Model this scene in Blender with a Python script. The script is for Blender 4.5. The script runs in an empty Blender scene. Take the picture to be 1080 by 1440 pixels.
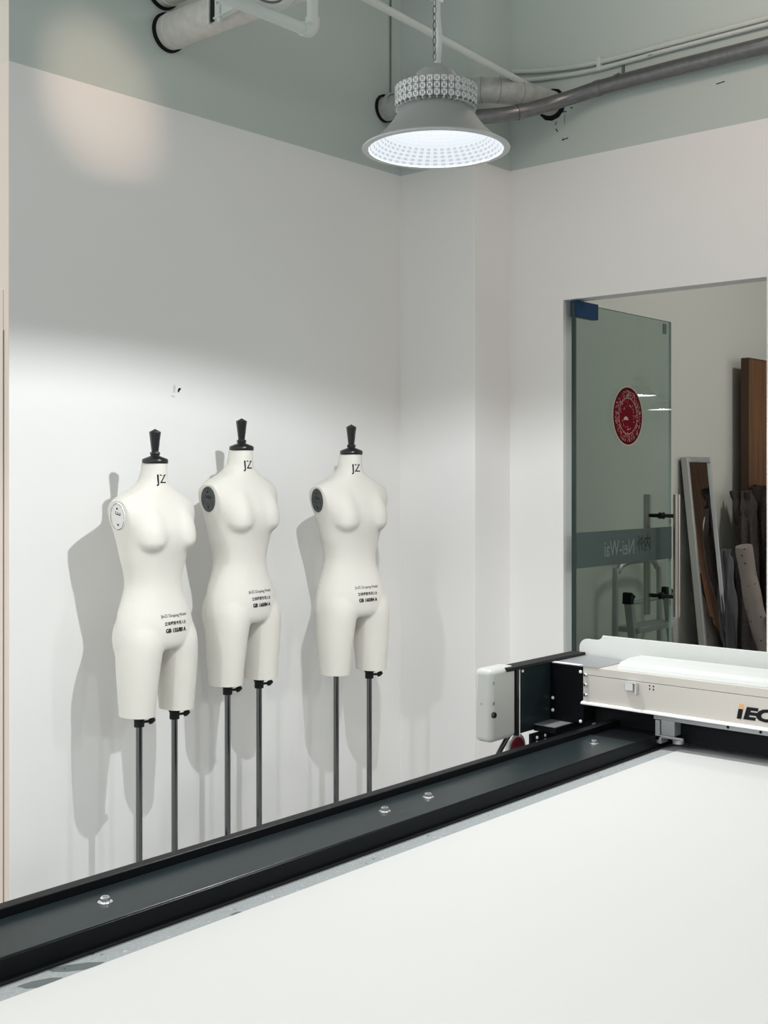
import bpy, bmesh, math, random
from mathutils import Vector, Matrix, noise
from mathutils.bvhtree import BVHTree
random.seed(4)
PI = math.pi
H = 1.42                                   # eye height; x runs along the back wall, y towards it
scene = bpy.context.scene
col = scene.collection
ORIGIN = {}                                # world origin of every parent (no rotation unless noted)

# ------------------------------------------------------------------ materials
def lin(c):
    return tuple(((v / 255) / 12.92 if v / 255 <= .04045 else ((v / 255 + .055) / 1.055) ** 2.4) for v in c)

def mat(name, rgb, rough=.6, metal=0., bump=0., scale=40., var=0., spec=.5, coat=0., emit=0.):
    m = bpy.data.materials.new(name); m.use_nodes = True
    nt = m.node_tree; b = nt.nodes['Principled BSDF']
    colr = (*rgb, 1)
    b.inputs['Base Color'].default_value = colr
    b.inputs['Roughness'].default_value = rough
    b.inputs['Metallic'].default_value = metal
    b.inputs['Specular IOR Level'].default_value = spec
    b.inputs['Coat Weight'].default_value = coat
    if emit:
        b.inputs['Emission Color'].default_value = colr
        b.inputs['Emission Strength'].default_value = emit
    if bump or var:
        tc = nt.nodes.new('ShaderNodeTexCoord')
        n = nt.nodes.new('ShaderNodeTexNoise'); n.inputs['Scale'].default_value = scale
        n.inputs['Detail'].default_value = 5
        nt.links.new(tc.outputs['Object'], n.inputs['Vector'])
        if bump:
            bp = nt.nodes.new('ShaderNodeBump'); bp.inputs['Strength'].default_value = bump
            bp.inputs['Distance'].default_value = .002
            nt.links.new(n.outputs['Fac'], bp.inputs['Height']); nt.links.new(bp.outputs['Normal'], b.inputs['Normal'])
        if var:
            r = nt.nodes.new('ShaderNodeValToRGB')
            r.color_ramp.elements[0].position = .3; r.color_ramp.elements[1].position = .7
            r.color_ramp.elements[0].color = (*[v * (1 - var) for v in rgb], 1)
            r.color_ramp.elements[1].color = (*[min(1, v * (1 + var)) for v in rgb], 1)
            nt.links.new(n.outputs['Fac'], r.inputs['Fac']); nt.links.new(r.outputs['Color'], b.inputs['Base Color'])
    return m

def wall_mat(name, low, high, z):
    """white emulsion below a straight paint line at height z, grey paint above it"""
    m = mat(name, low, .45, bump=.06, scale=60, spec=.4)
    nt = m.node_tree; b = nt.nodes['Principled BSDF']
    g = nt.nodes.new('ShaderNodeNewGeometry'); s = nt.nodes.new('ShaderNodeSeparateXYZ')
    nt.links.new(g.outputs['Position'], s.inputs[0])
    gt = nt.nodes.new('ShaderNodeMath'); gt.operation = 'GREATER_THAN'; gt.inputs[1].default_value = z
    nt.links.new(s.outputs['Z'], gt.inputs[0])
    mx = nt.nodes.new('ShaderNodeMix'); mx.data_type = 'RGBA'
    mx.inputs['A'].default_value = (*low, 1); mx.inputs['B'].default_value = (*high, 1)
    nt.links.new(gt.outputs[0], mx.inputs['Factor']); nt.links.new(mx.outputs['Result'], b.inputs['Base Color'])
    return m

def glass_mat(name, tint, spec=1.0):
    m = bpy.data.materials.new(name); m.use_nodes = True
    nt = m.node_tree; nt.nodes.clear()
    o = nt.nodes.new('ShaderNodeOutputMaterial'); t = nt.nodes.new('ShaderNodeBsdfTransparent')
    t.inputs[0].default_value = (*tint, 1)
    g = nt.nodes.new('ShaderNodeBsdfGlossy'); g.inputs['Roughness'].default_value = .01
    lw = nt.nodes.new('ShaderNodeLayerWeight'); lw.inputs[0].default_value = .5      # facing term, then Schlick's curve
    pw = nt.nodes.new('ShaderNodeMath'); pw.operation = 'POWER'; pw.inputs[1].default_value = 5
    f = nt.nodes.new('ShaderNodeMath'); f.operation = 'MULTIPLY_ADD'; f.inputs[1].default_value = .96; f.inputs[2].default_value = .04
    nt.links.new(lw.outputs['Facing'], pw.inputs[0]); nt.links.new(pw.outputs[0], f.inputs[0])
    mx = nt.nodes.new('ShaderNodeMixShader')
    nt.links.new(f.outputs[0], mx.inputs[0]); nt.links.new(t.outputs[0], mx.inputs[1]); nt.links.new(g.outputs[0], mx.inputs[2])
    nt.links.new(mx.outputs[0], o.inputs[0])
    return m

def frosted_mat(name, rgb, fac):
    m = bpy.data.materials.new(name); m.use_nodes = True
    nt = m.node_tree; b = nt.nodes['Principled BSDF']; o = nt.nodes['Material Output']
    b.inputs['Base Color'].default_value = (*rgb, 1); b.inputs['Roughness'].default_value = .4
    t = nt.nodes.new('ShaderNodeBsdfTransparent'); t.inputs[0].default_value = (.75, .85, .82, 1)
    mx = nt.nodes.new('ShaderNodeMixShader'); mx.inputs[0].default_value = fac
    nt.links.new(t.outputs[0], mx.inputs[1]); nt.links.new(b.outputs[0], mx.inputs[2]); nt.links.new(mx.outputs[0], o.inputs[0])
    return m

def dots_mat(name, base, dot):
    m = mat(name, base, .9, bump=.3, scale=90)
    nt = m.node_tree; b = nt.nodes['Principled BSDF']
    tc = nt.nodes.new('ShaderNodeTexCoord'); v = nt.nodes.new('ShaderNodeTexVoronoi'); v.inputs['Scale'].default_value = 27
    nt.links.new(tc.outputs['Object'], v.inputs['Vector'])
    l = nt.nodes.new('ShaderNodeMath'); l.operation = 'LESS_THAN'; l.inputs[1].default_value = .15
    nt.links.new(v.outputs['Distance'], l.inputs[0])
    mx = nt.nodes.new('ShaderNodeMix'); mx.data_type = 'RGBA'
    mx.inputs['A'].default_value = (*base, 1); mx.inputs['B'].default_value = (*dot, 1)
    nt.links.new(l.outputs[0], mx.inputs['Factor']); nt.links.new(mx.outputs['Result'], b.inputs['Base Color'])
    return m

def wood_mat(name, a, b_):
    m = mat(name, a, .45)
    nt = m.node_tree; b = nt.nodes['Principled BSDF']
    tc = nt.nodes.new('ShaderNodeTexCoord'); mp = nt.nodes.new('ShaderNodeMapping'); mp.inputs['Scale'].default_value = (14, 14, .8)
    n = nt.nodes.new('ShaderNodeTexNoise'); n.inputs['Scale'].default_value = 2.5; n.inputs['Detail'].default_value = 6
    nt.links.new(tc.outputs['Object'], mp.inputs[0]); nt.links.new(mp.outputs[0], n.inputs['Vector'])
    r = nt.nodes.new('ShaderNodeValToRGB'); r.color_ramp.elements[0].position = .35; r.color_ramp.elements[1].position = .68
    r.color_ramp.elements[0].color = (*a, 1); r.color_ramp.elements[1].color = (*b_, 1)
    nt.links.new(n.outputs['Fac'], r.inputs['Fac']); nt.links.new(r.outputs['Color'], b.inputs['Base Color'])
    return m

def glow(name, rgb, k=1.):
    """lit inner face of a lamp: it only gives off light"""
    m = mat(name, rgb, .6, spec=0, emit=k)
    m.node_tree.nodes['Principled BSDF'].inputs['Base Color'].default_value = (.0008, .0008, .0008, 1)
    return m

M = dict(
    wall=wall_mat('wall_paint', (.82, .82, .81), (.515, .575, .55), H + 1.33),
    warm_lit_wall=wall_mat('warm_lit_paint', (.72, .61, .53), (.66, .60, .51), H + 1.33),  # cream tint: warm light on the left wall end put into its colour
    hall=mat('dark_reflection_wall', (.10, .105, .11), .7),
    plain=mat('back_room_paint', (.62, .61, .56), .8, bump=.05, scale=60),
    ceiling=mat('ceiling_paint', (.55, .58, .575), .8),
    floor=mat('floor_screed', (.42, .42, .41), .45, bump=.05, scale=12, var=.08),
    body=mat('form_linen', (.73, .71, .655), .85, bump=.25, scale=420, var=.03, spec=.2),
    black=mat('black_plastic', (.008, .008, .009), .32),
    matt=mat('matt_black', (.007, .0075, .008), .55, spec=.25),
    print=mat('black_ink', (.008, .008, .009), .7, spec=.15),
    faint=mat('grey_ink', (.17, .17, .17), .8),
    tube=mat('chrome_tube', (.19, .195, .20), .07, 1.),
    handle=mat('brushed_handle', (.62, .55, .49), .28, 1.),  # copper tint of the reflections put into the steel colour
    chrome=mat('chrome', (.75, .75, .75), .18, 1.),
    plate_dark=mat('dark_arm_plate', (.09, .10, .10), .42, .6, var=.3, scale=60),
    plate_white=mat('white_arm_plate', (.80, .79, .76), .65, spec=.2),
    rail=mat('black_enamel', (.003, .0038, .005), .38, bump=.02, scale=300, spec=.12),
    cover=mat('graphite_enamel', (.012, .019, .021), .28, bump=.05, scale=260, var=.1, spec=.22),
    felt=mat('grey_felt', (.31, .33, .335), .95, bump=.3, scale=300, var=.12),
    sheet=mat('white_sheet', (.58, .576, .560), .7, bump=.05, scale=8),
    alu=mat('white_enamel', (.53, .497, .455), .38, .0),
    alu2=mat('white_guard', (.57, .58, .56), .42),
    edge=mat('white_edge', (.86, .86, .85), .3),
    grey_metal=mat('grey_metal', (.36, .37, .38), .4, .6),
    shell=mat('motor_shell', (.47, .475, .45), .45),
    red=mat('red_enamel', (.23, .012, .022), .5, var=.4, scale=60),
    pipe=mat('pale_pipe', (.60, .59, .55), .6, bump=.2, scale=30, var=.08),
    wrap=mat('wrapped_pipe', (.42, .43, .42), .6, bump=.5, scale=26, var=.16),
    conduit=mat('white_conduit', (.58, .62, .60), .5),
    steel=mat('galvanised_pipe', (.20, .20, .205), .34, .8, bump=.1, scale=40, var=.1),
    shade=mat('grey_shade', (.34, .345, .335), .55, .25, bump=.15, scale=300),
    fin=mat('cast_fins', (.66, .675, .67), .5, .15),
    rim=mat('frosted_rim', (.46, .48, .48), .4),
    refl_far=glow('reflector_full_glow', (.95, .97, 1.), 11.), refl=glow('reflector_glow', (.86, .92, .97)), refl_groove=glow('reflector_groove', (.72, .77, .82)), refl_dot=glow('reflector_dimple', (.52, .57, .62)),
    led=mat('led_lens', (.93, .97, 1.), .4, emit=.5),
    glass=glass_mat('green_glass', (.70, .765, .735)),
    gedge=mat('glass_edge', (.02, .035, .033), .2),
    pedge=mat('pale_glass_edge', (.55, .63, .59), .3),
    band=frosted_mat('frosted_band', (.055, .085, .08), .72),
    pale=mat('etched_letters', (.16, .20, .19), .5),
    blue=mat('blue_film', (.003, .034, .10), .4, spec=.15),
    crimson=mat('crimson_paper', (.14, .002, .009), .7, spec=.08),
    darkred=mat('dark_red_paper', (.05, .002, .007), .7, spec=.08),
    cream=mat('pale_paper', (.50, .36, .33), .7),
    wood=wood_mat('brown_wood', (.10, .036, .010), (.20, .082, .022)),
    wood_dark=wood_mat('dark_wood', (.045, .02, .010), (.075, .032, .014)),
    mirror=mat('mirror_silver', (.88, .89, .89), .01, 1.),
    frame=mat('brushed_frame', (.50, .51, .50), .35, .8),
    coat_brown=mat('brown_cloth', (.022, .013, .011), .9, bump=.4, scale=60, var=.35),
    coat_grey=mat('taupe_cloth', (.045, .037, .035), .9, bump=.4, scale=60, var=.25),
    lilac=mat('grey_cloth', (.10, .097, .105), .9, bump=.3, scale=60),
    dots=dots_mat('dotted_canvas', (.25, .21, .185), (.06, .05, .05)),
    orange=mat('orange_print', (.75, .33, .09), .6),
    ladder=mat('ladder_aluminium', (.50, .51, .50), .4, .7),
    white=mat('white_box', (.7, .7, .68), .6),
)

# ------------------------------------------------------------------ mesh helpers
def box(bm, x0, x1, y0, y1, z0, z1):
    r = bmesh.ops.create_cube(bm, size=1)
    for v in r['verts']:
        v.co = Vector(((x0 + x1) / 2 + v.co.x * (x1 - x0), (y0 + y1) / 2 + v.co.y * (y1 - y0), (z0 + z1) / 2 + v.co.z * (z1 - z0)))
    return r['verts']

def frame_of(d):
    d = d.normalized(); a = Vector((0, 0, 1)) if abs(d.z) < .95 else Vector((1, 0, 0))
    n = d.cross(a).normalized(); return n, d.cross(n).normalized()

def smooth_path(pts, n=6):
    P = [Vector(p) for p in pts]
    if len(P) < 3 or n < 2: return P
    out = []
    for i in range(len(P) - 1):
        p0, p1, p2, p3 = P[max(i - 1, 0)], P[i], P[i + 1], P[min(i + 2, len(P) - 1)]
        for k in range(n):
            t = k / n
            out.append(.5 * ((2 * p1) + (p2 - p0) * t + (2 * p0 - 5 * p1 + 4 * p2 - p3) * t * t + (3 * p1 - p0 - 3 * p2 + p3) * t ** 3))
    out.append(P[-1]); return out

def tube(bm, pts, r, seg=12, cap=True, rf=None):
    pts = [Vector(p) for p in pts]; rings = []
    n = None
    for i, p in enumerate(pts):
        d = (pts[min(i + 1, len(pts) - 1)] - pts[max(i - 1, 0)]).normalized()
        if n is None: n, b = frame_of(d)
        else:
            n = (n - d * n.dot(d)).normalized(); b = d.cross(n)
        rr = rf(i / (len(pts) - 1)) if rf else (r[i] if isinstance(r, (list, tuple)) else r)
        rings.append([bm.verts.new(p + (n * math.cos(2 * PI * k / seg) + b * math.sin(2 * PI * k / seg)) * rr) for k in range(seg)])
    for a, c in zip(rings, rings[1:]):
        for k in range(seg):
            bm.faces.new((a[k], a[(k + 1) % seg], c[(k + 1) % seg], c[k]))
    if cap:
        bm.faces.new(rings[0][::-1]); bm.faces.new(rings[-1])

def lathe(bm, prof, cx=0, cy=0, cz=0, seg=48, axis='z', ripple=None):
    rings = []
    for i, (r, z) in enumerate(prof):
        ring = []
        for k in range(seg):
            a = 2 * PI * k / seg
            rr = r + (ripple(i, k) if ripple else 0)
            if axis == 'z': co = (cx + rr * math.cos(a), cy + rr * math.sin(a), cz + z)
            elif axis == 'y': co = (cx + rr * math.cos(a), cy + z, cz + rr * math.sin(a))
            else: co = (cx + z, cy + rr * math.cos(a), cz + rr * math.sin(a))
            ring.append(bm.verts.new(co))
        rings.append(ring)
    for a, c in zip(rings, rings[1:]):
        for k in range(seg):
            bm.faces.new((a[k], a[(k + 1) % seg], c[(k + 1) % seg], c[k]))

def prism(bm, poly, axis, a, b):
    """polygon in the two other axes extruded along axis from a to b"""
    def co(p, t):
        return {'x': (t, p[0], p[1]), 'y': (p[0], t, p[1]), 'z': (p[0], p[1], t)}[axis]
    A = [bm.verts.new(co(p, a)) for p in poly]; B = [bm.verts.new(co(p, b)) for p in poly]
    n = len(poly)
    for i in range(n): bm.faces.new((A[i], A[(i + 1) % n], B[(i + 1) % n], B[i]))
    bm.faces.new(A[::-1]); bm.faces.new(B)

def obj(name, bm, material, parent=None, smooth=None, bevel=0, seg=2, label=None):
    bmesh.ops.recalc_face_normals(bm, faces=bm.faces)
    if parent is not None and ORIGIN.get(parent.name) is not None:
        bmesh.ops.translate(bm, verts=bm.verts, vec=-ORIGIN[parent.name])
    me = bpy.data.meshes.new(name); bm.to_mesh(me); bm.free()
    for x in (material if isinstance(material, (list, tuple)) else [material]): me.materials.append(x)
    o = bpy.data.objects.new(name, me); col.objects.link(o)
    if smooth is not None:
        for p in me.polygons: p.use_smooth = True
        me.set_sharp_from_angle(angle=math.radians(smooth))
    if bevel:
        b = o.modifiers.new('bevel', 'BEVEL'); b.width = bevel; b.segments = seg; b.limit_method = 'ANGLE'; b.angle_limit = math.radians(40)
    if parent is not None:
        o.parent = parent
        if ORIGIN.get(parent.name) is not None: ORIGIN[o.name] = ORIGIN[parent.name]
    if label: o['label'] = label
    return o

def tag(o, label, cat, group=None):
    o['label'] = label; o['category'] = cat
    if group: o['group'] = group
    return o

def thing(name, loc, label, cat, group=None, rz=0):
    o = bpy.data.objects.new(name, None); col.objects.link(o); o.empty_display_size = .1
    o.location = loc; o.rotation_euler = (0, 0, rz)
    ORIGIN[o.name] = Vector(loc)
    return tag(o, label, cat, group)

def struct(name, bm, m, **k):
    o = obj(name, bm, m, **k); o['kind'] = 'structure'; return o

def copy_tree(o, parent=None):
    c = o.copy(); col.objects.link(c)
    if parent is not None: c.parent = parent
    for ch in list(o.children): copy_tree(ch, c)
    return c

NB = bmesh.new
def text_bm(body, size, shear=0., align='CENTER', bold=0., depth=0.):
    """lettering as a flat mesh in the xz plane, facing -y, centred on the origin"""
    cu = bpy.data.curves.new('lettering', 'FONT'); cu.body = body; cu.size = size; cu.shear = shear
    cu.align_x = align; cu.align_y = 'CENTER'; cu.offset = bold; cu.extrude = depth; cu.resolution_u = 3
    o = bpy.data.objects.new('lettering', cu); col.objects.link(o)
    dg = bpy.context.evaluated_depsgraph_get(); dg.update()
    me = bpy.data.meshes.new_from_object(o.evaluated_get(dg))
    bm = NB(); bm.from_mesh(me)
    bpy.data.objects.remove(o); bpy.data.curves.remove(cu); bpy.data.meshes.remove(me)
    for v in bm.verts: v.co = Vector((v.co.x, -v.co.z, v.co.y))
    return bm

# ------------------------------------------------------------------ the room
VW, UB, UC, VC, UL = 3.393, 4.237, 3.985, 2.98, 2.053
CEIL = 4.1
b = NB(); box(b, -4, 14, -5, 6, -.1, 0); struct('floor', b, M['floor'])
b = NB(); box(b, -1.0, 14, -5, 6, CEIL, CEIL + .1); struct('ceiling', b, M['ceiling'])
b = NB(); box(b, UL, UB + .06, VW, VW + .2, 0, CEIL)
# a knocked-out plug hole with filler round it, part of the wall itself
nf = len(b.faces)
def blot(pts, mi, y=None, x=None):
    if y is not None: f = b.faces.new([b.verts.new((p[0], y, p[1])) for p in pts])
    else: f = b.faces.new([b.verts.new((x, p[0], p[1])) for p in pts])
    f.material_index = mi
blot([(2.735, 1.726), (2.741, 1.724), (2.744, 1.731), (2.75, 1.736), (2.75, 1.741), (2.742, 1.741), (2.736, 1.735)], 1, y=VW - .0006)
blot([(2.715, 1.722), (2.724, 1.722), (2.726, 1.748), (2.720, 1.752), (2.714, 1.742)], 2, y=VW - .0004)
blot([(2.705, 1.707), (2.722, 1.705), (2.722, 1.712), (2.707, 1.713)], 2, y=VW - .0004)
filler = mat('filler', (.62, .62, .61), .8)
struct('wall_back', b, [M['wall'], M['print'], filler])
b = NB(); box(b, UL, UL + .25, VW + .2, 5, 0, CEIL); struct('wall_left', b, M['warm_lit_wall'])
b = NB(); box(b, UL - .003, UL + .01, VW + .033, VW + .198, 0, H + .6); struct('trim_1', b, M['warm_lit_wall'], bevel=.001)
b = NB(); box(b, UL - .001, UL + .01, VW + .0005, VW + .198, 0, CEIL - .002); struct('trim_2', b, M['warm_lit_wall'])
b = NB(); box(b, UL - .0034, UL, VW + .0290, VW + .0312, 0, H + .47); struct('trim_3', b, M['faint'])
b = NB(); box(b, UC, UB, VC, VW, 0, CEIL); struct('wall_column', b, M['wall'])
DV0, DV1, DZ, WT = 1.820, 2.707, H + .741, .09
b = NB()
box(b, UB, UB + WT, DV1, VW, 0, CEIL); box(b, UB, UB + WT, -4, DV0, 0, CEIL); box(b, UB, UB + WT, DV0, DV1, DZ, CEIL)
def scuff(y0, z0, y1, z1, w):
    d = Vector((y1 - y0, z1 - z0)); n = Vector((-d.y, d.x)).normalized() * w
    blot([(y0 + n.x, z0 + n.y), (y0 - n.x, z0 - n.y), (y1 - n.x, z1 - n.y), (y1 + n.x, z1 + n.y)], 1, x=UB - .0006)
for q in ((2.715, 1.535, 2.690, 1.532, .0022), (2.70, 1.52, 2.700, 1.48, .0012), (2.672, 1.545, 2.66, 1.54, .002), (2.740, 1.50, 2.746, 1.485, .002), (2.744, 1.47, 2.733, 1.455, .0022), (2.714, 1.415, 2.682, 1.420, .0022), (2.706, 1.425, 2.712, 1.415, .0015), (2.02, 1.50, 1.985, 1.503, .002)):
    scuff(q[0], H + q[1], q[2], H + q[3], q[4])
struct('wall_right', b, [M['wall'], M['print']])
V2 = 3.15
b = NB(); box(b, -6, 9, -5.2, -5, 0, 2.7); struct('added_wall_front', b, M['hall'])  # unseen low dark walls, added behind the camera to darken reflections
b = NB(); box(b, -6.2, -6, -5.2, 5, 0, 2.7); struct('added_wall_side', b, M['hall'])
b = NB(); box(b, UB + WT, 13.6, V2, V2 + .1, 0, CEIL); struct('wall_far', b, M['plain'])
b = NB(); box(b, 13.6, 13.7, -5, V2 + .1, 0, CEIL); struct('wall_end', b, M['plain'])

# ------------------------------------------------------------------ dress forms
def ring(bm, z, a, f, bk, n=2.3, seg=64, cx=0, cy=0):
    out = []
    for k in range(seg):
        t = 2 * PI * k / seg; c, s = math.cos(t), math.sin(t)
        x = a * math.copysign(abs(c) ** (2 / n), c); y = math.copysign(abs(s) ** (2 / n), s); y *= bk if y > 0 else f
        out.append(bm.verts.new((cx + x, cy + y, z)))
    return out

def loft(bm, rings):
    for a, c in zip(rings, rings[1:]):
        n = len(a)
        for k in range(n): bm.faces.new((a[k], a[(k + 1) % n], c[(k + 1) % n], c[k]))
    bm.faces.new(rings[0]); bm.faces.new(rings[-1][::-1])

def interp(tab, step=.012):
    out = []; z = tab[0][0]
    while z > tab[-1][0] - 1e-6:
        for i in range(len(tab) - 1):
            if tab[i][0] >= z >= tab[i + 1][0]:
                p0, p1, p2, p3 = tab[max(i - 1, 0)], tab[i], tab[i + 1], tab[min(i + 2, len(tab) - 1)]
                t = (p1[0] - z) / (p1[0] - p2[0]); row = [z]
                for k in range(1, len(p1)):
                    m1 = (p2[k] - p0[k]) / (p0[0] - p2[0]) * (p1[0] - p2[0]); m2 = (p3[k] - p1[k]) / (p1[0] - p3[0]) * (p1[0] - p2[0])
                    row.append((2 * t**3 - 3 * t**2 + 1) * p1[k] + (t**3 - 2 * t**2 + t) * m1 + (-2 * t**3 + 3 * t**2) * p2[k] + (t**3 - t**2) * m2)
                out.append(row); break
        z -= step
    return out

CUT = -.822
def body_mesh():
    bm = NB()
    torso = [(.05, .042, .056, .030), (0, .0425, .055, .032), (-.04, .045, .054, .042), (-.066, .055, .054, .056), (-.086, .088, .058, .068),
             (-.106, .140, .064, .076), (-.126, .178, .070, .083), (-.15, .193, .082, .088), (-.19, .181, .098, .090), (-.225, .160, .109, .090),
             (-.27, .143, .104, .086), (-.32, .131, .090, .077), (-.36, .119, .083, .071), (-.40, .114, .081, .069), (-.44, .124, .087, .074),
             (-.48, .141, .097, .078), (-.52, .155, .107, .076), (-.56, .162, .109, .074), (-.60, .162, .101, .070), (-.622, .148, .078, .066)]
    loft(bm, [ring(bm, r[0], r[1], r[2], r[3]) for r in interp(torso)])
    for sx in (-1, 1):
        leg = [(-.48, .066, .040, .030), (-.52, .074, .066, .062), (-.56, .081, .077, .080), (-.60, .0870, .0755, .085), (-.66, .0930, .0715, .079), (-.72, .0960, .0660, .073), (-.80, .0975, .0590, .065), (-.88, .0975, .0535, .058)]
        loft(bm, [ring(bm, r[0], r[2], r[3], r[3], n=2.15, seg=48, cx=sx * r[1], cy=-.022) for r in interp(leg)])
        for (cx, cy, cz, rx, ry, rz) in ((.074, -.064, -.240, .060, .056, .056), (.072, .024, -.575, .082, .060, .10)):
            e = bmesh.ops.create_uvsphere(bm, u_segments=32, v_segments=20, radius=1)
            for v in e['verts']:
                k = rz * (2.0 if v.co.z > 0 and cy < 0 else 1)
                v.co = Vector((sx * cx + v.co.x * rx, cy + v.co.y * ry + (.018 * v.co.z if v.co.z > 0 and cy < 0 else 0), cz + v.co.z * k))
    bmesh.ops.recalc_face_normals(bm, faces=bm.faces)
    me = bpy.data.meshes.new('form'); bm.to_mesh(me); bm.free()
    o = bpy.data.objects.new('form', me); col.objects.link(o)
    r = o.modifiers.new('r', 'REMESH'); r.mode = 'VOXEL'; r.voxel_size = .005
    s = o.modifiers.new('s', 'SMOOTH'); s.factor = .5; s.iterations = 14
    dg = bpy.context.evaluated_depsgraph_get(); dg.update()
    m2 = bpy.data.meshes.new_from_object(o.evaluated_get(dg))
    bpy.data.objects.remove(o)
    bm = NB(); bm.from_mesh(m2); bpy.data.meshes.remove(m2)
    for dep, (zl, zh) in ((40, (-.258, -.09)), (6, (-.30, -.09))):          # stretched cloth evens out the chest above the bust
        vs = [v for v in bm.verts if v.co.y < -.03 and zl < v.co.z < zh]
        for _ in range(dep): bmesh.ops.smooth_vert(bm, verts=vs, factor=.5, use_axis_x=True, use_axis_y=True, use_axis_z=True)
    for co, no in (((0, 0, 0), (0, 0, 1)), ((0, 0, CUT), (0, 0, -1)), ((.163, 0, -.17), (1, 0, -.2)), ((-.163, 0, -.17), (-1, 0, -.2))):
        fs = [f for f in bm.faces if no[2] in (1, -1) or f.calc_center_median().z > -.33]       # the armhole cuts stop above the hips
        g = list({v for f in fs for v in f.verts}) + list({e for f in fs for e in f.edges}) + fs
        r = bmesh.ops.bisect_plane(bm, geom=g, plane_co=co, plane_no=no, clear_outer=True)
        ed = [e for e in r['geom_cut'] if isinstance(e, bmesh.types.BMEdge)]
        bmesh.ops.holes_fill(bm, edges=ed, sides=0)
    return bm

def dup_bm(bm): return bm.copy()
BODY = body_mesh()
BVH = BVHTree.FromBMesh(BODY)

def project(bm, x0, z0, width=None, tilt=0., kz=0):
    """lay flat lettering onto the front of the form"""
    if width:
        xs = [v.co.x for v in bm.verts]; k = width / (max(xs) - min(xs))
        for v in bm.verts: v.co.x *= k; v.co.z *= (kz or k)
    bmesh.ops.triangulate(bm, faces=bm.faces)
    for v in bm.verts:
        x, z = v.co.x + x0, v.co.z + z0 + tilt * v.co.x
        hit = BVH.ray_cast(Vector((x, -.5, z)), Vector((0, 1, 0)))
        v.co = Vector((x, (hit[0].y if hit[0] else -.09) - .0012, z))
    return bm

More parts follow.
